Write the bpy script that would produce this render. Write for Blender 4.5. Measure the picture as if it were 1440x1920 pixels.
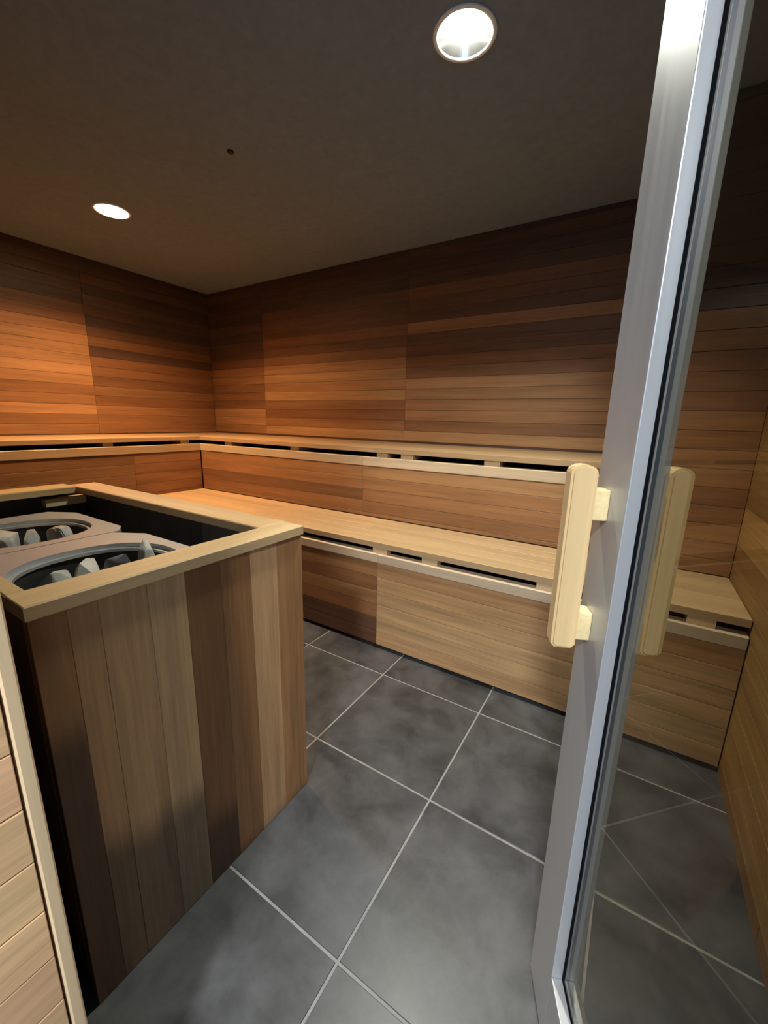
import bpy, bmesh, math, random
from mathutils import Matrix, Vector

# ------------------------------------------------------------------ clear, camera, world, exposure
for o in list(bpy.data.objects):
    bpy.data.objects.remove(o, do_unlink=True)
SC = bpy.context.scene
COL = SC.collection
random.seed(7)

cam_data = bpy.data.cameras.new('camera')
cam_data.sensor_fit = 'VERTICAL'
cam_data.sensor_height = 36.0
cam_data.lens = 757.83 / 1920 * 36.0          # focal length measured from the tile grid
cam_data.clip_start = 0.02
cam = bpy.data.objects.new('camera', cam_data)
COL.objects.link(cam)
EYE = 1.125
YAW, PITCH, ROLL = 0.5528, 0.2241, 0.0226
fwd = Vector((-math.sin(YAW) * math.cos(PITCH), math.cos(YAW) * math.cos(PITCH), -math.sin(PITCH)))
rgt = Vector((math.cos(YAW), math.sin(YAW), 0))
upv = rgt.cross(fwd)
rgt, upv = math.cos(ROLL) * rgt + math.sin(ROLL) * upv, -math.sin(ROLL) * rgt + math.cos(ROLL) * upv
cam.matrix_world = Matrix(((rgt.x, upv.x, -fwd.x, 0), (rgt.y, upv.y, -fwd.y, 0),
                           (rgt.z, upv.z, -fwd.z, EYE), (0, 0, 0, 1)))
SC.camera = cam

WORLD = bpy.data.worlds.new('hallway_daylight')   # cool daylight that reaches the sauna through its doorway only
SC.world = WORLD
WORLD.use_nodes = True
bg = WORLD.node_tree.nodes['Background']
bg.inputs['Color'].default_value = (0.52, 0.72, 1.0, 1)
bg.inputs['Strength'].default_value = 1.0

# the hallway's own ceiling light, behind the camera: shines in through the doorway, under its lintel
hall = bpy.data.lights.new('hallway_ceiling_light', 'AREA')
hall.shape = 'DISK'; hall.size = 0.30
hall.color = (0.93, 0.96, 1.0); hall.energy = 118.0
hall_o = bpy.data.objects.new('hallway_ceiling_light', hall)
hall_o.location = (0.24, -1.45, 2.45)
COL.objects.link(hall_o)

SC.view_settings.view_transform = 'Standard'
SC.view_settings.look = 'None'
SC.view_settings.gamma = 1.0
SC.view_settings.use_curve_mapping = False
SC.view_settings.exposure = 0.0

WARM_LAMP, WARM_POWER = (1.0, 0.58, 0.28), 1450.0
COOL_LAMP, COOL_POWER = (0.93, 0.94, 0.82), 2100.0

# ------------------------------------------------------------------ room measures (metres)
XL, XR = -3.569, 0.372          # left and right wall faces
YB, YN = 2.584, 0.115           # back wall face, inner face of the door wall
YO = -0.12                      # outer face of the door wall
ZC = 2.217                      # ceiling
JAMB = -0.505                   # left side of the doorway
ROW = 0.0712                    # cedar board cover
Z0 = 0.9815                     # a board joint height on the back wall
ZU, ZUB = 0.968, 0.940          # upper bench seat top / underside
ZL, ZLB = 0.553, 0.526          # lower bench seat top / underside
YLF = 1.551                     # lower bench front
YUF = 1.978                     # upper bench front (back wall side)
XUF = -2.945                    # upper bench front (left wall side)
BAYX = -0.02                    # left end of the boarded-up bay on the right

# ------------------------------------------------------------------ materials
def new_mat(name):
    m = bpy.data.materials.new(name)
    m.use_nodes = True
    nt = m.node_tree
    return m, nt, nt.nodes['Principled BSDF']

def node(nt, kind, **kw):
    n = nt.nodes.new(kind)
    for k, v in kw.items():
        setattr(n, k, v)
    return n

def wood(name, grain=0.55, rough=0.48, dark_foot=False, knots=False, spec=0.35):
    """Board wood: the board's own tint is the object colour, the grain runs along the board's local X."""
    m, nt, bsdf = new_mat(name)
    L = nt.links.new
    info = node(nt, 'ShaderNodeObjectInfo')
    tc = node(nt, 'ShaderNodeTexCoord')
    rnd = node(nt, 'ShaderNodeVectorMath', operation='SCALE')
    rnd.inputs[0].default_value = (37.0, 61.0, 23.0)
    L(info.outputs['Random'], rnd.inputs['Scale'])
    add = node(nt, 'ShaderNodeVectorMath', operation='ADD')
    L(tc.outputs['Object'], add.inputs[0]); L(rnd.outputs[0], add.inputs[1])
    def noise(scale, detail, rough_):
        mp = node(nt, 'ShaderNodeMapping'); mp.inputs['Scale'].default_value = scale
        L(add.outputs[0], mp.inputs['Vector'])
        n = node(nt, 'ShaderNodeTexNoise'); n.inputs['Scale'].default_value = 1.0
        n.inputs['Detail'].default_value = detail; n.inputs['Roughness'].default_value = rough_
        L(mp.outputs[0], n.inputs['Vector'])
        return n
    fine = noise((5.0, 150.0, 150.0), 4.0, 0.65)
    broad = noise((1.3, 22.0, 22.0), 3.0, 0.6)
    mix = node(nt, 'ShaderNodeMix', data_type='FLOAT'); mix.inputs['Factor'].default_value = 0.62
    L(fine.outputs['Fac'], mix.inputs['A']); L(broad.outputs['Fac'], mix.inputs['B'])
    rng = node(nt, 'ShaderNodeMapRange')
    rng.inputs['From Min'].default_value = 0.30; rng.inputs['From Max'].default_value = 0.70
    rng.inputs['To Min'].default_value = 1.0 - grain * 0.75; rng.inputs['To Max'].default_value = 1.0 + grain * 0.45
    L(mix.outputs['Result'], rng.inputs['Value'])
    mul = node(nt, 'ShaderNodeVectorMath', operation='SCALE')
    L(info.outputs['Color'], mul.inputs[0]); L(rng.outputs[0], mul.inputs['Scale'])
    col = mul.outputs[0]
    if knots:
        vor = node(nt, 'ShaderNodeTexVoronoi'); vor.inputs['Scale'].default_value = 1.0
        mp = node(nt, 'ShaderNodeMapping'); mp.inputs['Scale'].default_value = (6.0, 14.0, 14.0)
        L(add.outputs[0], mp.inputs['Vector']); L(mp.outputs[0], vor.inputs['Vector'])
        kr = node(nt, 'ShaderNodeMapRange')
        kr.inputs['From Min'].default_value = 0.10; kr.inputs['From Max'].default_value = 0.24
        L(vor.outputs['Distance'], kr.inputs['Value'])
        km = node(nt, 'ShaderNodeMix', data_type='RGBA'); km.inputs['A'].default_value = (0.10, 0.04, 0.018, 1)
        L(kr.outputs[0], km.inputs['Factor']); L(col, km.inputs['B'])
        col = km.outputs['Result']
    if dark_foot:
        # board colour darkened over its lower end: its height is the alpha of the object colour
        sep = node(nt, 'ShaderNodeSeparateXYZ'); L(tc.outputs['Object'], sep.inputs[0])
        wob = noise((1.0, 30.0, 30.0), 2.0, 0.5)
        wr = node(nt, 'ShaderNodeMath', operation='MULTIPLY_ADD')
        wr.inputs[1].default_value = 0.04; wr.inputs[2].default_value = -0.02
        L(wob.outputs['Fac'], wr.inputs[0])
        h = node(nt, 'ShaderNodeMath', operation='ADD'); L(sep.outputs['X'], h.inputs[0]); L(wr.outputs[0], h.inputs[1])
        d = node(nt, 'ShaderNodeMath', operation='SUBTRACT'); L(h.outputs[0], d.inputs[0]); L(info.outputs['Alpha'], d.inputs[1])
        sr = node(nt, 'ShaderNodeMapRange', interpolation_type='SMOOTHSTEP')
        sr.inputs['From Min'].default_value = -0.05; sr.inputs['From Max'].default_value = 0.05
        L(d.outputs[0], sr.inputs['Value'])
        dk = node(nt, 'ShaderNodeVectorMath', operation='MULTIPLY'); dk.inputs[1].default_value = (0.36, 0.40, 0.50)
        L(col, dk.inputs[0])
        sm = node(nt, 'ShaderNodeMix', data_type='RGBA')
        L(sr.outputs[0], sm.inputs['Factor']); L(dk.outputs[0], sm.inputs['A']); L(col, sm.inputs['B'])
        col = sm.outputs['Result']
    L(col, bsdf.inputs['Base Color'])
    rr = node(nt, 'ShaderNodeMapRange')
    rr.inputs['To Min'].default_value = rough + 0.12; rr.inputs['To Max'].default_value = rough - 0.08
    L(fine.outputs['Fac'], rr.inputs['Value']); L(rr.outputs[0], bsdf.inputs['Roughness'])
    bsdf.inputs['Specular IOR Level'].default_value = spec
    bmp = node(nt, 'ShaderNodeBump'); bmp.inputs['Strength'].default_value = 0.12; bmp.inputs['Distance'].default_value = 0.001
    L(fine.outputs['Fac'], bmp.inputs['Height']); L(bmp.outputs[0], bsdf.inputs['Normal'])
    return m

CEDAR = wood('cedar_boards')
CEDAR_DARK_FOOT = wood('cedar_boards_dark_foot', dark_foot=True)
PALE = wood('pale_bench_wood', grain=0.32, rough=0.45)
PINE = wood('knotty_pine', grain=0.28, rough=0.42, knots=True)

def plain(name, color, rough=0.5, metal=0.0, spec=0.5):
    m, nt, b = new_mat(name)
    b.inputs['Base Color'].default_value = (*color, 1)
    b.inputs['Roughness'].default_value = rough
    b.inputs['Metallic'].default_value = metal
    b.inputs['Specular IOR Level'].default_value = spec
    return m

def mottled(name, c0, c1, scale, rough, metal=0.0, stretch=(1, 1, 1), bump=0.0, lo=0.35, hi=0.68, spec=0.5, perobj=False):
    m, nt, b = new_mat(name)
    L = nt.links.new
    tc = node(nt, 'ShaderNodeTexCoord')
    src = tc.outputs['Object']
    if perobj:
        info = node(nt, 'ShaderNodeObjectInfo')
        rnd = node(nt, 'ShaderNodeVectorMath', operation='SCALE'); rnd.inputs[0].default_value = (31.0, 17.0, 9.0)
        L(info.outputs['Random'], rnd.inputs['Scale'])
        ad = node(nt, 'ShaderNodeVectorMath', operation='ADD'); L(src, ad.inputs[0]); L(rnd.outputs[0], ad.inputs[1])
        src = ad.outputs[0]
    mp = node(nt, 'ShaderNodeMapping'); mp.inputs['Scale'].default_value = stretch
    L(src, mp.inputs['Vector'])
    n = node(nt, 'ShaderNodeTexNoise'); n.inputs['Scale'].default_value = scale
    n.inputs['Detail'].default_value = 7.0; n.inputs['Roughness'].default_value = 0.62
    n.inputs['Distortion'].default_value = 0.25 if perobj else 0.0
    L(mp.outputs[0], n.inputs['Vector'])
    r = node(nt, 'ShaderNodeValToRGB')
    r.color_ramp.elements[0].position = lo; r.color_ramp.elements[0].color = (*c0, 1)
    r.color_ramp.elements[1].position = hi; r.color_ramp.elements[1].color = (*c1, 1)
    L(n.outputs['Fac'], r.inputs['Fac']); L(r.outputs['Color'], b.inputs['Base Color'])
    b.inputs['Metallic'].default_value = metal
    b.inputs['Specular IOR Level'].default_value = spec
    rr = node(nt, 'ShaderNodeMapRange')
    rr.inputs['To Min'].default_value = rough - 0.1; rr.inputs['To Max'].default_value = rough + 0.1
    L(n.outputs['Fac'], rr.inputs['Value']); L(rr.outputs[0], b.inputs['Roughness'])
    if bump:
        bm_ = node(nt, 'ShaderNodeBump'); bm_.inputs['Strength'].default_value = bump; bm_.inputs['Distance'].default_value = 0.004
        L(n.outputs['Fac'], bm_.inputs['Height']); L(bm_.outputs[0], b.inputs['Normal'])
    return m

TILE = mottled('slate_grey_tile', (0.026, 0.026, 0.028), (0.090, 0.091, 0.095), 7.0, 0.40, bump=0.06, lo=0.32, hi=0.70, perobj=True)
GROUT = mottled('pale_grout', (0.23, 0.225, 0.21), (0.31, 0.30, 0.285), 30.0, 0.85)
PLASTER = mottled('dark_ceiling_plaster', (0.195, 0.245, 0.305), (0.228, 0.282, 0.345), 30.0, 0.9, bump=0.1, spec=0.2)
CAVITY_SHADE = plain('painted_cavity_shade', (0.012, 0.011, 0.011), 0.9, spec=0.1)  # near-black colour standing in for the shade inside the benches
LINER = mottled('heat_shield_board', (0.020, 0.019, 0.019), (0.055, 0.050, 0.048), 8.0, 0.6)
LINER_GREY = mottled('grey_cement_board', (0.09, 0.08, 0.075), (0.13, 0.12, 0.112), 8.0, 0.7)
BACKING = plain('wall_backing', (0.05, 0.032, 0.02), 0.9, spec=0.1)
RENDERED = plain('hallway_wall_paint', (0.55, 0.55, 0.54), 0.8)
STEEL = plain('stainless_steel', (0.46, 0.485, 0.50), 0.30, metal=0.5)
BURNT = mottled('burnt_dark_steel', (0.008, 0.008, 0.009), (0.022, 0.022, 0.022), 12.0, 0.6, metal=0.0)
ALU = mottled('satin_anodised_aluminium', (0.44, 0.45, 0.45), (0.47, 0.48, 0.48), 3.0, 0.38, metal=0.35, stretch=(20, 20, 0.6))
RUBBER = plain('black_rubber_gasket', (0.006, 0.006, 0.008), 0.9, spec=0.05)
STONE = mottled('sauna_stone', (0.26, 0.26, 0.24), (0.52, 0.52, 0.48), 9.0, 0.75, bump=0.35, perobj=True)
STONE_DARK = mottled('dark_sauna_stone', (0.10, 0.10, 0.11), (0.24, 0.24, 0.25), 9.0, 0.7, bump=0.35, perobj=True)
REFLECTOR = plain('brushed_lamp_reflector', (0.80, 0.80, 0.80), 0.18, metal=1.0)
WHITE = plain('white_lamp_housing', (0.82, 0.82, 0.80), 0.35)

def emitter(name, color, strength):
    m, nt, b = new_mat(name)
    b.inputs['Base Color'].default_value = (0.8, 0.8, 0.8, 1)
    b.inputs['Emission Color'].default_value = (*color, 1)
    b.inputs['Emission Strength'].default_value = strength
    return m

def thin_glass():
    m = bpy.data.materials.new('tinted_door_glass'); m.use_nodes = True
    nt = m.node_tree; nt.nodes.clear(); L = nt.links.new
    out = node(nt, 'ShaderNodeOutputMaterial')
    tr = node(nt, 'ShaderNodeBsdfTransparent'); tr.inputs['Color'].default_value = (0.78, 0.77, 0.72, 1)
    gl = node(nt, 'ShaderNodeBsdfGlossy'); gl.inputs['Roughness'].default_value = 0.0
    fr = node(nt, 'ShaderNodeFresnel'); fr.inputs['IOR'].default_value = 1.4
    geo = node(nt, 'ShaderNodeNewGeometry')
    keep = node(nt, 'ShaderNodeMath', operation='SUBTRACT'); keep.inputs[0].default_value = 1.0
    L(geo.outputs['Backfacing'], keep.inputs[1])
    fac = node(nt, 'ShaderNodeMath', operation='MULTIPLY'); L(fr.outputs[0], fac.inputs[0]); L(keep.outputs[0], fac.inputs[1])
    mx = node(nt, 'ShaderNodeMixShader')
    L(fac.outputs[0], mx.inputs[0]); L(tr.outputs[0], mx.inputs[1]); L(gl.outputs[0], mx.inputs[2]); L(mx.outputs[0], out.inputs[0])
    return m
GLASS = thin_glass()

TONES = [(0.0, (0.045, 0.029, 0.023)), (0.2, (0.105, 0.056, 0.034)), (0.4, (0.235, 0.108, 0.045)),
         (0.6, (0.36, 0.180, 0.075)), (0.8, (0.50, 0.280, 0.125)), (1.0, (0.62, 0.40, 0.20))]
def tone(t, jitter=0.03):
    t = min(1.0, max(0.0, t + random.uniform(-jitter, jitter)))
    for (a, ca), (b, cb) in zip(TONES, TONES[1:]):
        if t <= b:
            f = (t - a) / (b - a)
            c = [x + (y - x) * f for x, y in zip(ca, cb)]
            g = random.uniform(0.96, 1.05)          # a little redder or yellower
            return (c[0], c[1] * g, c[2] * g, 1.0)
def pale(j=0.05, base=(0.62, 0.45, 0.26)):
    k = 1 + random.uniform(-j, j)
    return (base[0] * k, base[1] * k, base[2] * k, 1.0)

# ------------------------------------------------------------------ builders
BASE = {}                                       # world matrix of each parent
def empty(name, loc=(0, 0, 0), rotz=0.0):
    o = bpy.data.objects.new(name, None)
    o.empty_display_size = 0.1
    M = Matrix.Translation(loc) @ Matrix.Rotation(rotz, 4, 'Z')
    o.matrix_basis = M
    COL.objects.link(o)
    BASE[o.name] = M
    return o

def put(o, parent, M):
    COL.objects.link(o)
    BASE[o.name] = M
    if parent is not None:
        o.parent = parent
        o.matrix_basis = BASE[parent.name].inverted() @ M
    else:
        o.matrix_basis = M
    return o

def tag(o, label=None, cat=None, group=None, kind=None):
    if label: o['label'] = label
    if cat: o['category'] = cat
    if group: o['group'] = group
    if kind: o['kind'] = kind
    return o

def mesh_from(bm, name, mat, smooth=False):
    me = bpy.data.meshes.new(name)
    bmesh.ops.recalc_face_normals(bm, faces=bm.faces)
    bm.to_mesh(me); bm.free()
    me.materials.append(mat)
    if smooth:
        for p in me.polygons: p.use_smooth = True
    return me

def obj(name, bm, mat, parent=None, M=None, smooth=False, color=None):
    o = bpy.data.objects.new(name, mesh_from(bm, name, mat, smooth))
    if color: o.color = color
    return put(o, parent, M or (BASE[parent.name].copy() if parent is not None else Matrix()))

def add_box(bm, lo, hi, bevel=0.0):
    v = [bm.verts.new((x, y, z)) for x in (lo[0], hi[0]) for y in (lo[1], hi[1]) for z in (lo[2], hi[2])]
    f = [(0, 1, 3, 2), (4, 6, 7, 5), (0, 4, 5, 1), (2, 3, 7, 6), (0, 2, 6, 4), (1, 5, 7, 3)]
    fs = [bm.faces.new([v[i] for i in q]) for q in f]
    if bevel:
        es = list({e for q in fs for e in q.edges})
        bmesh.ops.bevel(bm, geom=es, offset=bevel, segments=2, profile=0.6, affect='EDGES', clamp_overlap=True)
    return bm

def box(name, lo, hi, mat, parent=None, bevel=0.0, color=None):
    """A box given by its world corners; its origin is its lower corner and its local axes are the world's."""
    M = Matrix.Translation(lo)
    bm = add_box(bmesh.new(), (0, 0, 0), tuple(h - l for l, h in zip(lo, hi)), bevel)
    return obj(name, bm, mat, parent, M, color=color)

def frame(origin, ux, uw):
    ux, uw = Vector(ux), Vector(uw); un = ux.cross(uw)
    return Matrix(((ux.x, uw.x, un.x, origin[0]), (ux.y, uw.y, un.y, origin[1]), (ux.z, uw.z, un.z, origin[2]), (0, 0, 0, 1)))

def board(name, parent, origin, ux, uw, length, width, thick, color, mat=None, ch=0.0013, gap=0.0006, proud=0.0):
    """A board: local X along its length, Y across, front face at Z = 0; its front edges are eased so the joint reads as a groove."""
    a, b = gap, width - gap
    prof = [(a, -thick), (b, -thick), (b, -ch + proud), (b - ch, proud), (a + ch, proud), (a, -ch + proud)]
    bm = bmesh.new()
    x0, x1 = gap, length - gap
    e = ch * 0.6
    def ring(x, inset):
        vs = []
        for i, (y, z) in enumerate(prof):
            vs.append(bm.verts.new((x, y, z - (inset if z > -thick + 1e-6 else 0))))
        return vs
    rings = [ring(x0, e), ring(x0 + e, 0), ring(x1 - e, 0), ring(x1, e)]
    n = len(prof)
    for r0, r1 in zip(rings, rings[1:]):
        for i in range(n):
            bm.faces.new((r0[i], r0[(i + 1) % n], r1[(i + 1) % n], r1[i]))
    bm.faces.new(rings[0][::-1]); bm.faces.new(rings[-1])
    return obj(name, bm, mat or CEDAR, parent, frame(origin, ux, uw), color=color)

def cladding(parent, origin, ux, z_from, z_to, z_ref, segs, tones, thick=0.014, mat=None, tint=(1, 1, 1), ch=0.0013):
    """Horizontal boards of ROW cover on a wall face, butt jointed at the segment ends; tones[segment](row) gives the colour."""
    ux = Vector(ux)
    for si, (s0, s1) in enumerate(segs):
        k = math.floor((z_from - z_ref) / ROW + 1e-6)
        while z_ref + k * ROW < z_to - 1e-4:
            a = max(z_from, z_ref + k * ROW); b = min(z_to, z_ref + (k + 1) * ROW)
            if b - a > 0.012:
                P = Vector(origin) + ux * s0
                c = pale_cedar() if tones[si] is STUB else tone(tones[si](k))
                c = (c[0] * tint[0], c[1] * tint[1], c[2] * tint[2], 1)
                board('plank', parent, (P.x, P.y, a), ux, (0, 0, 1), s1 - s0, b - a, thick, c, mat, ch=ch, proud=random.uniform(-0.0004, 0.0006))
            k += 1

def from_list(vals, default=0.3, j=0.04):
    return lambda k: (vals[k] if 0 <= k < len(vals) else default) + random.uniform(-j, j)
STUB = object()
def rand_tone(lo, hi):
    return lambda k: random.uniform(lo, hi)

# ------------------------------------------------------------------ floor
floor = box('floor', (XL - 0.1, -1.6, -0.08), (XR + 0.1, YB + 0.1, -0.0015), GROUT)
tag(floor, kind='structure')
TS, OX, OY, GJ = 0.4485, -0.842, 1.388, 0.0030
tile_me = None
for i in range(-6, 4):
    for j in range(-7, 4):
        x0, y0 = OX + i * TS + GJ, OY + j * TS + GJ
        x1, y1 = x0 + TS - 2 * GJ, y0 + TS - 2 * GJ
        if x0 > XR or y0 > YB or x1 < XL: continue
        if y1 > YB - 0.02 or x1 > XR + 0.3 or x0 < XL - 0.3: pass
        cx1, cy1 = min(x1, XR + 0.02), min(y1, YB + 0.02)
        full = cx1 == x1 and cy1 == y1
        if full and tile_me is not None:
            me = tile_me
        else:
            bm = add_box(bmesh.new(), (0, 0, -0.010), (cx1 - x0, cy1 - y0, 0.0))
            bmesh.ops.bevel(bm, geom=[e for e in bm.edges if all(v.co.z > -0.001 for v in e.verts)], offset=0.0012, segments=1, affect='EDGES')
            me = mesh_from(bm, 'tile', TILE)
            if full: tile_me = me
        put(bpy.data.objects.new('tile', me), floor, Matrix.Translation((x0, y0, random.uniform(-0.0003, 0.0003))))

# ------------------------------------------------------------------ ceiling with two round cut-outs for the downlights
LAMPS = [(-2.640, 1.350), (-0.588, 1.338)]
LAMP_R = 0.084
bm = bmesh.new()
cx0, cx1, cy0, cy1 = XL - 0.1, XR + 0.1, YO, YB + 0.1
HS = 0.16
def quad(a, b, c, d): bm.faces.new([bm.verts.new(p) for p in (a, b, c, d)])
ys0, ys1 = LAMPS[0][1] - HS, LAMPS[0][1] + HS
quad((cx0, cy0, ZC), (cx1, cy0, ZC), (cx1, ys0, ZC), (cx0, ys0, ZC))
quad((cx0, ys1, ZC), (cx1, ys1, ZC), (cx1, cy1, ZC), (cx0, cy1, ZC))
xs = [cx0, LAMPS[0][0] - HS, LAMPS[0][0] + HS, LAMPS[1][0] - HS, LAMPS[1][0] + HS, cx1]
for a, b in ((0, 1), (2, 3), (4, 5)):
    quad((xs[a], ys0, ZC), (xs[b], ys0, ZC), (xs[b], ys1, ZC), (xs[a], ys1, ZC))
for lx, ly in LAMPS:
    N = 48
    inner = [bm.verts.new((lx + LAMP_R * math.cos(2 * math.pi * i / N), ly + LAMP_R * math.sin(2 * math.pi * i / N), ZC)) for i in range(N)]
    outer = []
    for i in range(N):
        c, s = math.cos(2 * math.pi * i / N), math.sin(2 * math.pi * i / N)
        m_ = max(abs(c), abs(s))
        px, py = lx + HS * c / m_, ly + HS * s / m_
        py = min(max(py, ys0), ys1)
        if abs(s) >= abs(c) - 1e-9: py = ys1 if s > 0 else ys0
        outer.append(bm.verts.new((px, py, ZC)))
    for i in range(N):
        bm.faces.new((inner[i], inner[(i + 1) % N], outer[(i + 1) % N], outer[i]))
add_box(bm, (cx0, cy0, ZC + 0.14), (cx1, cy1, ZC + 0.2))
for lo, hi in (((cx0, cy0, ZC), (cx0 + 0.02, cy1, ZC + 0.14)), ((cx1 - 0.02, cy0, ZC), (cx1, cy1, ZC + 0.14)),
               ((cx0, cy0, ZC), (cx1, cy0 + 0.02, ZC + 0.14)), ((cx0, cy1 - 0.02, ZC), (cx1, cy1, ZC + 0.14))):
    add_box(bm, lo, hi)
tag(obj('ceiling', bm, PLASTER), kind='structure')

# ------------------------------------------------------------------ walls
T = 0.014
def pale_cedar():
    k = random.uniform(.9, 1.05)
    return (0.78 * k, 0.47 * k * random.uniform(.95, 1.05), 0.235 * k, 1)
wb = tag(box('wall_back', (XL - 0.1, YB + T, 0), (XR + 0.1, YB + 0.1, ZC), BACKING), kind='structure')
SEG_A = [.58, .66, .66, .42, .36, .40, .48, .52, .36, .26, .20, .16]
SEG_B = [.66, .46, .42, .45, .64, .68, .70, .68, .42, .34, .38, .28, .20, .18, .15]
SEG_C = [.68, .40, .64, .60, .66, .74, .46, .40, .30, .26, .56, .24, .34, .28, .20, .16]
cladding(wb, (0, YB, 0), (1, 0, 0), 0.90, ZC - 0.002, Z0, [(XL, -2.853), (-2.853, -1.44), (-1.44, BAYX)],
         [from_list(SEG_A, .12), from_list(SEG_B, .14), from_list(SEG_C, .14)])  # upper row tones darkened to paint in the shade above the lamp beams

wl = tag(box('wall_left', (XL - 0.1, YN - 0.2, 0), (XL - T, YB + 0.1, ZC), BACKING), kind='structure')
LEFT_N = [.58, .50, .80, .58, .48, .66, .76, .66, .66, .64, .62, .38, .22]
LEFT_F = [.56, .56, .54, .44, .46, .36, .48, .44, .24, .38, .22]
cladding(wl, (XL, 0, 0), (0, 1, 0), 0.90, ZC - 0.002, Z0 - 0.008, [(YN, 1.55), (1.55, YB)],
         [from_list(LEFT_N, .09), from_list(LEFT_F, .09)])  # top rows coloured very dark, standing for the downlight's cut-off shade

wr = tag(box('wall_right', (XR + T, YO, 0), (XR + 0.1, YB + 0.1, ZC), BACKING), kind='structure')
R1 = [.54, .50, .56, .52, .50, .56, .54, .50, .44, .54, .72, .40, .48, .52, .50]
def right_tone(k):
    i = k + 13
    return R1[i] if 0 <= i < len(R1) else .38
cladding(wr, (XR, 0, 0), (0, -1, 0), 0.0, ZC - 0.002, Z0 - 0.004, [(-YUF, -1.02), (-1.02, -YO)], [right_tone, lambda k: right_tone(k) + random.uniform(-.06, .06)], tint=(0.95, 1.12, 0.9), ch=0.0006)

# boarded bay to the right of the upper bench, from the lower seat up to the ceiling
bay = tag(box('wall_bay', (BAYX + T, YUF + T, 0), (XR, YB, ZC), BACKING), kind='structure')
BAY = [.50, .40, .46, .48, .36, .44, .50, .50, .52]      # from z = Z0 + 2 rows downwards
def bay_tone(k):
    if k > 7: return .10  # top rows: the lintel's shadow painted into the board colour
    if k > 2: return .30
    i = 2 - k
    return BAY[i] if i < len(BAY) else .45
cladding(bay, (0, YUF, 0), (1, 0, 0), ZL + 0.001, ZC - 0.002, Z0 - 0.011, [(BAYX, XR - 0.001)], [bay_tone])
cladding(bay, (BAYX, 0, 0), (0, -1, 0), ZU + 0.001, ZC - 0.002, Z0 - 0.011, [(-YB, -YUF - 0.001)], [lambda k: .35])

# wall with the doorway; the camera stands in the doorway
wf = empty('wall_front'); tag(wf, kind='structure')
box('wall_panel', (XL - 0.1, YO, 0), (JAMB - T, YN - 0.016, ZC), BACKING, wf)
box('lintel', (JAMB - T, YO, 2.12), (XR + 0.1, YN, ZC), BACKING, wf)
cladding(wf, (JAMB, 0, 0), (0, 1, 0), 0.0, 2.12, 0.2115, [(YO, YN - 0.0165)],
         [STUB])
t1 = board('corner_trim', wf, (JAMB + 0.0015, YN, 0.002), (0, 0, 1), (0, -1, 0), 2.056, 0.0150, 0.06, pale(0, (0.70, 0.50, 0.28)), PINE, ch=0.002)
box('hallway_facing', (XL - 0.1, YO - 0.012, 0), (JAMB - T, YO - 0.001, ZC), RENDERED, wf)

# ------------------------------------------------------------------ benches
def bench_blocks(parent, spots, axis, front, inward, z0, z1, depth=0.42, setback=0.012):
    """Batten blocks that carry the seat; their ends show in the gap under the seat."""
    for a, b in spots:
        if axis == 'x':
            lo = (a, front + setback, z0); hi = (b, front + setback + depth, z1)
        else:
            lo = (front - setback - depth, a, z0); hi = (front - setback, b, z1)
        box('batten', lo, hi, PALE, parent, 0.0015, pale(0.08, (0.64, 0.47, 0.27)))

# lower bench along the back wall
lb = empty('lower_bench', (-1.2, YLF, 0))
tag(lb, 'long low cedar bench along the back wall, floor tiles in front of it', 'bench')
xs0, xs1 = XUF + 0.003, XR - 0.003
W5 = (YUF - 0.002 - (YLF + 0.010)) / 5
for r in range(5):
    y0 = YLF + 0.010 + r * W5
    for a, b in ((xs0, -1.18), (-1.18, xs1)) if r % 2 == 0 else ((xs0, -1.95), (-1.95, -0.02), (-0.02, xs1)):
        board('seat_plank', lb, (a, y0, ZL), (1, 0, 0), (0, 1, 0), b - a, W5, ZL - ZLB, pale(0.07, (0.50, 0.34, 0.18)), PALE, ch=0.0016, gap=0.0005)
for a, b in ((xs0, -0.99), (-0.99, xs1)):
    board('front_rail', lb, (a, YLF, 0.452), (1, 0, 0), (0, 0, 1), b - a, 0.046, 0.045, pale(0.02, (0.60, 0.47, 0.32)), PALE, ch=0.003)
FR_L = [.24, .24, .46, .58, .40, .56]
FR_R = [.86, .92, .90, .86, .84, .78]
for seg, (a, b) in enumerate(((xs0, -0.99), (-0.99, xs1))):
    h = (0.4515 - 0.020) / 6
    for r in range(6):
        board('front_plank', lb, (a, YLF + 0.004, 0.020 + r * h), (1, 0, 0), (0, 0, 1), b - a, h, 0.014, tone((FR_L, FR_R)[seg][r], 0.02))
box('cavity_shade_sheet', (xs0, YLF + 0.12, 0.0), (xs1, YLF + 0.13, 0.50), CAVITY_SHADE, lb)  # added black sheet, paints the shade behind the seat and toe gaps
for sx in (-2.6, -1.6, -0.6, 0.2):
    box('post', (sx, YLF + 0.05, 0.0), (sx + 0.06, YLF + 0.10, 0.452), PALE, lb, color=pale())
bench_blocks(lb, [(-2.55, -2.475), (-1.80, -1.725), (-1.024, -0.945), (-0.759, -0.683), (-0.263, -0.186), (0.211, 0.287)], 'x', YLF, 1, 0.498, ZLB, 0.40)

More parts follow.
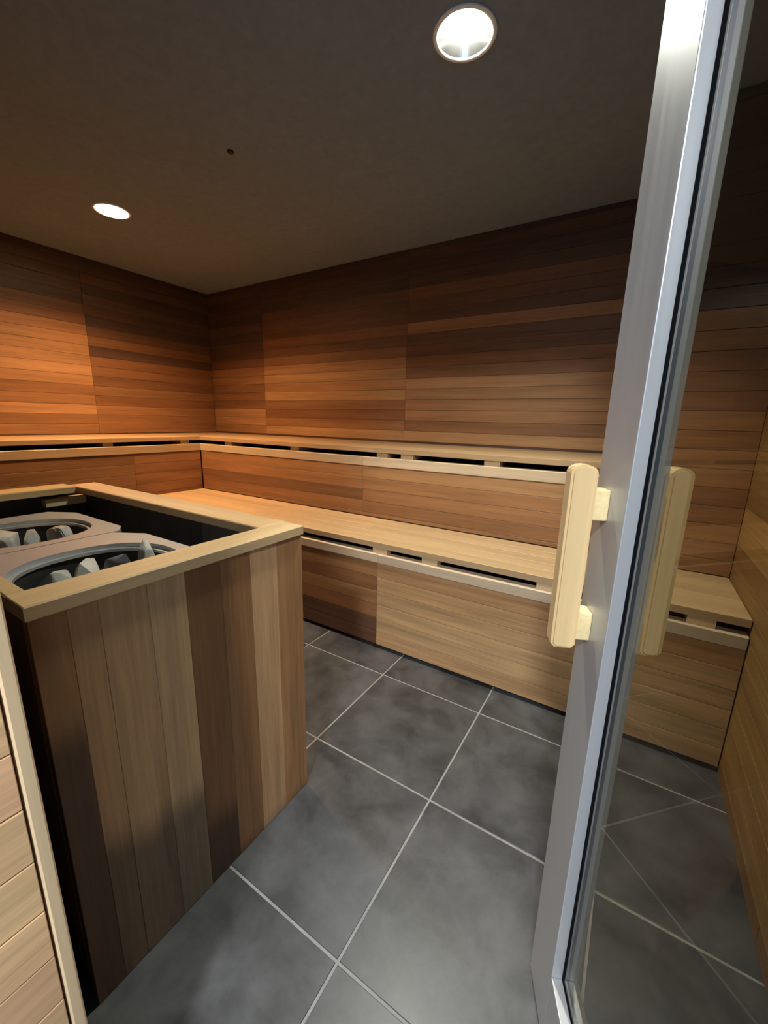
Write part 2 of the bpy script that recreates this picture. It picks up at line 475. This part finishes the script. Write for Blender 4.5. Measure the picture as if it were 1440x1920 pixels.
# upper bench along the back wall
ub = empty('upper_bench_back', (-1.5, YUF, 0))
ub.name = 'upper_bench'
BASE['upper_bench'] = BASE.get('upper_bench_back', Matrix.Translation((-1.5, YUF, 0)))
tag(ub, 'high cedar bench running along the back wall above the low bench', 'bench', 'high benches round the walls')
xu0, xu1 = XUF + 0.003, BAYX - 0.003
W6 = (YB - 0.004 - (YUF - 0.002)) / 6
for r in range(6):
    y0 = YUF - 0.002 + r * W6
    cuts = ((xu0, -1.30), (-1.30, xu1)) if r % 2 == 0 else ((xu0, -2.0), (-2.0, -0.7), (-0.7, xu1))
    for a, b in cuts:
        board('seat_plank', ub, (a, y0, ZU), (1, 0, 0), (0, 1, 0), b - a, W6, ZU - ZUB, pale(0.07, (0.48, 0.31, 0.16)), PALE, ch=0.0016, gap=0.0005)
for a, b in ((xu0, -1.378), (-1.378, xu1)):
    board('front_rail', ub, (a, YUF, 0.857), (1, 0, 0), (0, 0, 1), b - a, 0.055, 0.045, pale(0.02, (0.58, 0.44, 0.29)), PALE, ch=0.003)
RS_L = [.50, .48, .34, .58, .62]
RS_R = [.54, .46, .54, .56, .62]
RB = [0.554, 0.576, 0.646, 0.717, 0.788, 0.8565]
for seg, (a, b) in enumerate(((xu0, -1.378), (-1.378, xu1))):
    for r in range(5):
        board('riser_plank', ub, (a, YUF + 0.004, RB[r]), (1, 0, 0), (0, 0, 1), b - a, RB[r + 1] - RB[r], 0.014, tone((RS_L, RS_R)[seg][r], 0.02))
box('cavity_shade_sheet', (xu0, YUF + 0.12, 0.55), (xu1, YUF + 0.13, 0.925), CAVITY_SHADE, ub)  # added black sheet for the darkness under the upper seat
for sx in (-2.5, -1.5, -0.3):
    box('post', (sx, YUF + 0.05, 0.0), (sx + 0.06, YUF + 0.10, 0.857), PALE, ub, color=pale())
bench_blocks(ub, [(-2.655, -2.581), (-1.976, -1.903), (-1.286, -1.213), (-1.125, -1.047), (-0.645, -0.567), (-0.16, -0.09)], 'x', YUF, 1, 0.912, ZUB, 0.55)

# upper bench along the left wall
ul = empty('upper_bench', (XUF, 0.9, 0))
tag(ul, 'high cedar bench along the left wall, behind the heater enclosure', 'bench', 'high benches round the walls')
yl0, yl1 = YN + 0.003, YB - 0.004
W6 = (XUF + 0.001 - (XL + 0.004)) / 6
for r in range(6):
    x0 = XL + 0.004 + (r + 1) * W6
    for a, b in (((yl0, 1.05), (1.05, yl1)) if r % 2 == 0 else ((yl0, 1.75), (1.75, yl1))):
        board('seat_plank', ul, (x0, a, ZU), (0, 1, 0), (-1, 0, 0), b - a, W6, ZU - ZUB, pale(0.07, (0.48, 0.31, 0.16)), PALE, ch=0.0016, gap=0.0005)
board('front_rail', ul, (XUF, yl0, 0.857), (0, 1, 0), (0, 0, 1), YUF + 0.04 - yl0, 0.055, 0.045, pale(0.02, (0.54, 0.38, 0.22)), PALE, ch=0.003)
for seg, (a, b) in enumerate(((yl0, 1.47), (1.47, YUF))):
    h = (0.8565 - 0.004) / 12
    for r in range(12):
        tn = (.46, .52)[seg] + random.uniform(-.07, .07)
        board('riser_plank', ul, (XUF - 0.004, a, 0.004 + r * h), (0, 1, 0), (0, 0, 1), b - a, h, 0.014, tone(tn))
box('cavity_shade_sheet', (XUF - 0.13, yl0, 0.0), (XUF - 0.12, YUF + 0.3, 0.925), CAVITY_SHADE, ul)  # added black sheet for the darkness under the left seat
for sy in (0.3, 1.1, 1.9):
    box('post', (XUF - 0.10, sy, 0.0), (XUF - 0.05, sy + 0.06, 0.857), PALE, ul, color=pale())
bench_blocks(ul, [(0.55, 0.62), (1.289, 1.353), (1.825, 1.895)], 'y', XUF, 1, 0.912, ZUB, 0.55)

# ------------------------------------------------------------------ heater enclosure
HX0, HX1, HY0, HY1, HZ = -1.955, -0.743, 0.190, 0.780, 0.820
en = empty('heater_enclosure', (-1.35, 0.485, 0))
tag(en, 'waist-high open-topped box of upright cedar boards round the two heaters', 'enclosure')
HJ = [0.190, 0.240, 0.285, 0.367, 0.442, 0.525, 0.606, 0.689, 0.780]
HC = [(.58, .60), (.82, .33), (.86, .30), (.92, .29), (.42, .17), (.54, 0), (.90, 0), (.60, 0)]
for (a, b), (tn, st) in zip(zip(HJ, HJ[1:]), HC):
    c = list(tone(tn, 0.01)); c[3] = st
    board('plank', en, (HX1, b, 0.001), (0, 0, 1), (0, -1, 0), HZ - 0.001, b - a, 0.018, c, CEDAR_DARK_FOOT, ch=0.0008, gap=0.0002)
nx = 14; w = (HX1 - HX0 - 0.02) / nx
for i in range(nx):
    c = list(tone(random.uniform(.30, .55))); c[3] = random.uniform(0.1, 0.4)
    board('plank', en, (HX1 - 0.0185 - i * w, HY0, 0.001), (0, 0, 1), (-1, 0, 0), HZ - 0.001, w, 0.018, c, CEDAR_DARK_FOOT)
    c = list(tone(random.uniform(.45, .65))); c[3] = 0
    board('plank', en, (HX0 + 0.0185 + i * w, HY1, 0.001), (0, 0, 1), (1, 0, 0), HZ - 0.001, w, 0.018, c, CEDAR_DARK_FOOT)
w = (HY1 - HY0 - 0.04) / 7
for i in range(7):
    c = list(tone(random.uniform(.45, .65))); c[3] = 0
    board('plank', en, (HX0, HY0 + 0.02 + i * w, 0.001), (0, 0, 1), (0, 1, 0), HZ - 0.001, w, 0.018, c, CEDAR_DARK_FOOT)
# cap boards round the top, mitred look: front and back run, ends between them
RT = 0.844
def cap(origin, ux, uw, length, width, c):
    board('cap_board', en, origin, ux, uw, length, width, RT - HZ, c, PALE, ch=0.0025, gap=0.0004)
cap((HX1 + 0.008, HY0 - 0.004, RT), (0, 1, 0), (-1, 0, 0), 0.594, 0.076, pale(0, (0.60, 0.42, 0.22)))      # front
cap((HX1 - 0.068, HY1 + 0.008, RT), (-1, 0, 0), (0, -1, 0), 1.10, 0.094, pale(0, (0.60, 0.40, 0.21)))   # far
board('cap_board', en, (HX0 + 0.105, HY0 - 0.004, RT), (0, 1, 0), (-1, 0, 0), HY1 - 0.086 - HY0 + 0.004, 0.112, RT - HZ, pale(0, (0.58, 0.41, 0.19)), PALE, ch=0.0025, gap=0.0004)
board('cap_board', en, (HX0 + 0.106, HY0 - 0.004, RT), (1, 0, 0), (0, 1, 0), HX1 - 0.0685 - HX0 - 0.106, 0.028, RT - HZ, pale(0, (0.56, 0.40, 0.20)), PALE, ch=0.0025, gap=0.0004)
# dark heat shield inside, and the small pale cleat under the left cap
box('heat_shield', (HX0 + 0.020, HY1 - 0.030, 0.02), (HX1 - 0.020, HY1 - 0.020, HZ - 0.002), LINER, en)
hs = box('heat_shield', (-1.13, HY1 - 0.036, 0.02), (HX1 - 0.032, HY1 - 0.031, HZ - 0.016), LINER_GREY, en)
box('heat_shield', (HX0 + 0.020, HY0 + 0.020, 0.02), (HX0 + 0.030, HY1 - 0.032, HZ - 0.002), LINER, en)
box('heat_shield', (HX0 + 0.032, HY0 + 0.020, 0.02), (HX1 - 0.032, HY0 + 0.026, HZ - 0.002), LINER, en)
box('heat_shield', (HX1 - 0.030, HY0 + 0.020, 0.02), (HX1 - 0.020, HY1 - 0.032, HZ - 0.002), LINER, en)
cl = box('cleat', (HX0 + 0.031, 0.600, 0.770), (HX0 + 0.075, 0.735, 0.800), PALE, en, 0.002, (0.66, 0.55, 0.30, 1))
tag(cl, 'short pale wooden cleat')

# ------------------------------------------------------------------ two sauna heaters
def superellipse(cx, cy, a, b, th, n=2.25):
    c, s = math.cos(th), math.sin(th)
    r = (abs(c / a) ** n + abs(s / b) ** n) ** (-1 / n)
    return cx + r * c, cy + r * s

def ray_poly(poly, cx, cy, th):
    c, s = math.cos(th), math.sin(th); best = None
    for (x0, y0), (x1, y1) in zip(poly, poly[1:] + poly[:1]):
        dx, dy = x1 - x0, y1 - y0
        den = c * dy - s * dx
        if abs(den) < 1e-9: continue
        t = ((x0 - cx) * dy - (y0 - cy) * dx) / den
        u = ((x0 - cx) * s - (y0 - cy) * c) / den
        if t > 0 and -1e-6 <= u <= 1 + 1e-6: best = t if best is None else max(best, t)
    return cx + best * c, cy + best * s

def heater(label, cx, cy, poly, a, b, zt=0.770):
    h = empty('sauna_heater', (cx, cy, 0))
    tag(h, label, 'heater', 'sauna heaters')
    ths = sorted(set([round(2 * math.pi * i / 64 - math.pi, 5) for i in range(64)] +
                     [round(math.atan2(y - cy, x - cx), 5) for x, y in poly]))
    def loop(bm, pts, z): return [bm.verts.new((x - cx, y - cy, z)) for x, y in pts]
    outer = [ray_poly(poly, cx, cy, t) for t in ths]
    inner = [superellipse(cx, cy, a, b, t) for t in ths]
    inner2 = [superellipse(cx, cy, a - 0.012, b - 0.012, t) for t in ths]
    n = len(ths)
    bm = bmesh.new()
    rings = [loop(bm, outer, zt - 0.03), loop(bm, outer, zt), loop(bm, inner, zt), loop(bm, inner, zt - 0.012), loop(bm, inner2, zt - 0.012),
             loop(bm, inner2, zt - 0.020), loop(bm, inner, zt - 0.020)]
    for r0, r1 in zip(rings, rings[1:]):
        for i in range(n): bm.faces.new((r0[i], r0[(i + 1) % n], r1[(i + 1) % n], r1[i]))
    obj('top_plate', bm, STEEL, h)
    bm = bmesh.new()
    i2 = [superellipse(cx, cy, a - 0.006, b - 0.006, t) for t in ths]
    r0, r1, r2 = loop(bm, i2, zt - 0.016), loop(bm, i2, zt - 0.098), loop(bm, [(cx + (x - cx) * .9, cy + (y - cy) * .9) for x, y in i2], zt - 0.106)
    for q0, q1 in ((r0, r1), (r1, r2)):
        for i in range(n): bm.faces.new((q0[i], q0[(i + 1) % n], q1[(i + 1) % n], q1[i]))
    bm.faces.new(r2)
    obj('stone_basin', bm, BURNT, h)
    bm = bmesh.new()
    sh = [(cx + (x - cx) * .965, cy + (y - cy) * .965) for x, y in poly]
    lo, hi = [bm.verts.new((x - cx, y - cy, 0.08)) for x, y in sh], [bm.verts.new((x - cx, y - cy, zt - 0.025)) for x, y in sh]
    for i in range(len(sh)): bm.faces.new((lo[i], lo[(i + 1) % len(sh)], hi[(i + 1) % len(sh)], hi[i]))
    bm.faces.new(lo)
    obj('casing', bm, STEEL, h)
    for sx, sy in ((-1, -1), (1, -1), (1, 1), (-1, 1)):
        bm = bmesh.new(); add_box(bm, (sx * a * .8 - .02, sy * b * .8 - .02, 0.0), (sx * a * .8 + .02, sy * b * .8 + .02, 0.08))
        obj('foot', bm, BURNT, h)
    return h

def octo(x0, x1, y0, y1, c_fl, c_fr, c_nl, c_nr):
    return [(x0 + c_nl, y0), (x1 - c_nr, y0), (x1, y0 + c_nr * .6), (x1, y1 - c_fr * .6), (x1 - c_fr, y1), (x0 + c_fl, y1), (x0, y1 - c_fl * .6), (x0, y0 + c_nl * .6)]
HT = 0.770
heater('steel sauna heater nearer the camera, right of the pair in the box', -1.065, 0.425,
       octo(-1.335, -0.800, 0.228, 0.630, .09, .09, .05, .05), 0.170, 0.170)
heater('steel sauna heater farther back in the box, at the left picture edge', -1.545, 0.425,
       octo(-1.80, -1.342, 0.228, 0.630, .09, .05, .05, .05), 0.162, 0.168)

def stone(label, x, y, z, sx, sy, sz, seed, mat=STONE, group=None):
    rg = random.Random(seed)
    bm = bmesh.new()
    for _ in range(26):
        v = Vector((rg.uniform(-1, 1), rg.uniform(-1, 1), rg.uniform(-1, 1)))
        m_ = (abs(v.x) ** 4 + abs(v.y) ** 4 + abs(v.z) ** 4) ** 0.25      # between a ball and a block
        v *= rg.uniform(0.80, 1.0) / m_
        taper = 1.0 - (0.62 if 'pointed' in label else 0.28) * max(0.0, v.z)
        bm.verts.new((v.x * sx * taper, v.y * sy * taper, v.z * sz))
    r = bmesh.ops.convex_hull(bm, input=bm.verts)
    bmesh.ops.delete(bm, geom=[g for g in r['geom_interior'] if isinstance(g, bmesh.types.BMVert)], context='VERTS')
    bmesh.ops.bevel(bm, geom=list(bm.edges), offset=0.004, segments=2, affect='EDGES', clamp_overlap=True)
    o = obj('sauna_stone', bm, mat, None, Matrix.Translation((x, y, z)) @ Matrix.Rotation(rg.uniform(-.5, .5), 4, 'Z'))
    tag(o, label, 'stone', group)
    return o
SB = HT - 0.105
G1, G2 = 'stones in the nearer heater', 'stones in the farther heater'
def pile(items, group):
    for k, (label, x, y, top, sx, sy, mat) in enumerate(items):
        sz = (top - SB) / 2
        stone(label, x, y, SB + sz, sx, sy, sz, 11 * k + len(group) * 7, mat, group)
pile([('big pale blocky stone at the near left end of the nearer heater', -1.160, 0.358, 0.760, 0.056, 0.038, STONE),
      ('pale grey stone second from left in the nearer heater', -1.165, 0.434, 0.766, 0.054, 0.032, STONE),
      ('dark bluish grey stone in the middle of the nearer heater', -1.118, 0.4885, 0.770, 0.046, 0.021, STONE_DARK),
      ('tall pointed greenish pale stone at the far end of the nearer heater', -1.078, 0.5395, 0.806, 0.052, 0.031, STONE)], G1)
pile([('large smooth grey stone at the left picture edge in the farther heater', -1.600, 0.388, 0.778, 0.072, 0.050, STONE),
      ('small pale stone wedged between two larger ones in the farther heater', -1.628, 0.467, 0.760, 0.038, 0.025, STONE),
      ('broad pale stone at the far end of the farther heater', -1.560, 0.526, 0.774, 0.070, 0.032, STONE)], G2)

# ------------------------------------------------------------------ glazed door, standing open
PHI = math.radians(23.2)
OG, TH, TF = 0.257, -0.162, 0.664                # glass plane, hinge end, free end along the leaf
D = Vector((-math.sin(PHI), math.cos(PHI), 0)); NR = Vector((math.cos(PHI), math.sin(PHI), 0))
hinge = NR * OG + D * TH
# local X = along the leaf from the hinge, local Y = to the left of it (towards the heater), Z up
dr = empty('door_1', (hinge.x, hinge.y, 0), math.atan2(D.y, D.x))
tag(dr, 'open glazed door with a wide satin aluminium frame and wooden handle', 'door', kind='structure')
DW = TF - TH; SW = 0.108; ZB, ZT = 0.010, 2.03
FRT, REAR = 0.022, -0.023
def leaf_box(name, lo, hi, mat, bevel=0.0, parent=None, color=None):
    bm = add_box(bmesh.new(), lo, hi, bevel)
    return obj(name, bm, mat, parent or dr, BASE[dr.name], color=color)
leaf_box('stile', (DW - SW, REAR, ZB), (DW, FRT, ZT), ALU, 0.0015)
leaf_box('stile', (0, REAR, ZB), (SW, FRT, ZT), ALU, 0.0015)
leaf_box('bottom_rail', (SW, REAR, ZB), (DW - SW, FRT, 0.172), ALU, 0.0015)
leaf_box('top_rail', (SW, REAR, ZT - 0.12), (DW - SW, FRT, ZT), ALU, 0.0015)
leaf_box('glass_pane', (SW - 0.006, -0.003, 0.166), (DW - SW + 0.006, 0.003, ZT - 0.114), GLASS)
g = 0.008
bm = bmesh.new()
for s in (0.0031, -0.0047):
    add_box(bm, (SW, s, 0.172), (SW + g, s + 0.0016, ZT - 0.12)); add_box(bm, (DW - SW - g, s, 0.172), (DW - SW, s + 0.0016, ZT - 0.12))
    add_box(bm, (SW + g, s, 0.172), (DW - SW - g, s + 0.0016, 0.172 + g)); add_box(bm, (SW + g, s, ZT - 0.12 - g), (DW - SW - g, s + 0.0016, ZT - 0.12))
obj('gasket', bm, RUBBER, dr)

def pull(side):
    """Wooden pull: a grip with rounded ends on two mounting blocks; side +1 = left face of the leaf, -1 = right face."""
    y0, y1 = (FRT + 0.022, FRT + 0.058) if side > 0 else (REAR - 0.026, REAR - 0.056)
    yd = FRT if side > 0 else REAR
    xa, xb = 0.600 - TH, 0.632 - TH
    z0, z1 = 0.786, 1.070
    bm = bmesh.new()
    ya, yb = min(y0, y1), max(y0, y1)
    n = 8
    prof = []                                      # outline in (y, z), rounded top, eased bottom
    cyp = (ya + yb) / 2; hw = (yb - ya) / 2
    for i in range(n + 1):
        th = math.pi * i / n
        prof.append((cyp + hw * math.cos(th), z1 - 0.012 + 0.012 * math.sin(th)))
    prof += [(ya, z0 + 0.006), (ya + 0.006, z0), (yb - 0.006, z0), (yb, z0 + 0.006)]
    f0 = [bm.verts.new((xa, y, z)) for y, z in prof]
    f1 = [bm.verts.new((xb, y, z)) for y, z in prof]
    fa = bm.faces.new(f0); fb = bm.faces.new(f1[::-1])
    for i in range(len(prof)):
        bm.faces.new((f0[i], f1[i], f1[(i + 1) % len(prof)], f0[(i + 1) % len(prof)]))
    bmesh.ops.bevel(bm, geom=list({e for f in (fa, fb) for e in f.edges}), offset=0.0035, segments=2, affect='EDGES')
    # the grip's own grain runs along its length: local X of the wood is the vertical here
    M = BASE[dr.name] @ Matrix.Translation((xa, ya, z0)) @ Matrix(((0, 0, 1, 0), (0, 1, 0, 0), (1, 0, 0, 0), (0, 0, 0, 1)))
    bm.transform(M.inverted() @ BASE[dr.name])
    h = obj('handle', bm, PINE, dr, M, color=(0.72, 0.51, 0.25, 1))
    for za, zb in ((0.798, 0.843), (0.989, 1.034)):
        b2 = add_box(bmesh.new(), (0.609 - TH, min(yd, y0), za), (0.640 - TH, max(yd, y0), zb), 0.0025)
        obj('mounting_block', b2, PALE, h, BASE[dr.name], color=(0.84, 0.66, 0.34, 1))
    return h
tag(pull(+1), 'pale pine pull on the room side'); pull(-1)
for z in (0.3, 1.75):
    bm = bmesh.new()
    bmesh.ops.create_cone(bm, cap_ends=True, segments=16, radius1=0.009, radius2=0.009, depth=0.1, matrix=Matrix.Translation((-0.010, 0.012, z)))
    obj('hinge', bm, ALU, dr)
tag(box('trim_1', (0.330, -0.100, 0.0), (XR, -0.055, 2.12), ALU, None, 0.002), kind='structure')   # hinge-side door jamb

# ------------------------------------------------------------------ ceiling downlights
def disc_rings(bm, prof, n=48, cap=False):
    rings = [[bm.verts.new((r * math.cos(2 * math.pi * i / n), r * math.sin(2 * math.pi * i / n), z)) for i in range(n)] for r, z in prof]
    for a, b in zip(rings, rings[1:]):
        for i in range(n): bm.faces.new((a[i], a[(i + 1) % n], b[(i + 1) % n], b[i]))
    if cap: bm.faces.new(rings[-1])
    return bm
def downlight(label, xy, color, power, lens_r, depth):
    d = empty('downlight', (xy[0], xy[1], ZC))
    tag(d, label, 'ceiling light', 'recessed downlights')
    bm = disc_rings(bmesh.new(), [(0.082, 0.004), (0.092, 0.0), (0.092, -0.004), (0.088, -0.006), (0.080, -0.005), (0.0785, 0.0)])
    obj('trim_ring', bm, WHITE, d, smooth=True)
    bm = disc_rings(bmesh.new(), [(0.0795, -0.002), (0.0795 + (lens_r - 0.0775) * .36, depth * .28), (lens_r + .013, depth * .62), (lens_r + .002, depth), (lens_r + .002, depth + .007)])
    obj('reflector', bm, REFLECTOR, d, smooth=True)
    bm = disc_rings(bmesh.new(), [(lens_r + .0025, depth), (lens_r, depth - .001), (0.03, depth - .002)], cap=True)
    obj('lens', bm, emitter('lamp_glow', color, power), d)
    return d
downlight('small warm recessed downlight, upper left, over the left bench side', LAMPS[0], WARM_LAMP, WARM_POWER, 0.062, 0.052)
downlight('bright white recessed downlight at the top edge of the picture', LAMPS[1], COOL_LAMP, COOL_POWER, 0.040, 0.071)
bm = disc_rings(bmesh.new(), [(0.0135, 0.0), (0.0135, -0.006), (0.010, -0.008)], n=20, cap=True)
tag(obj('ceiling_plug', bm, plain('black_plastic', (0.012, 0.011, 0.011), 0.5), None, Matrix.Translation((-1.631, 1.343, ZC))),
    'tiny round black plug in the dark ceiling between the two downlights', 'plug')
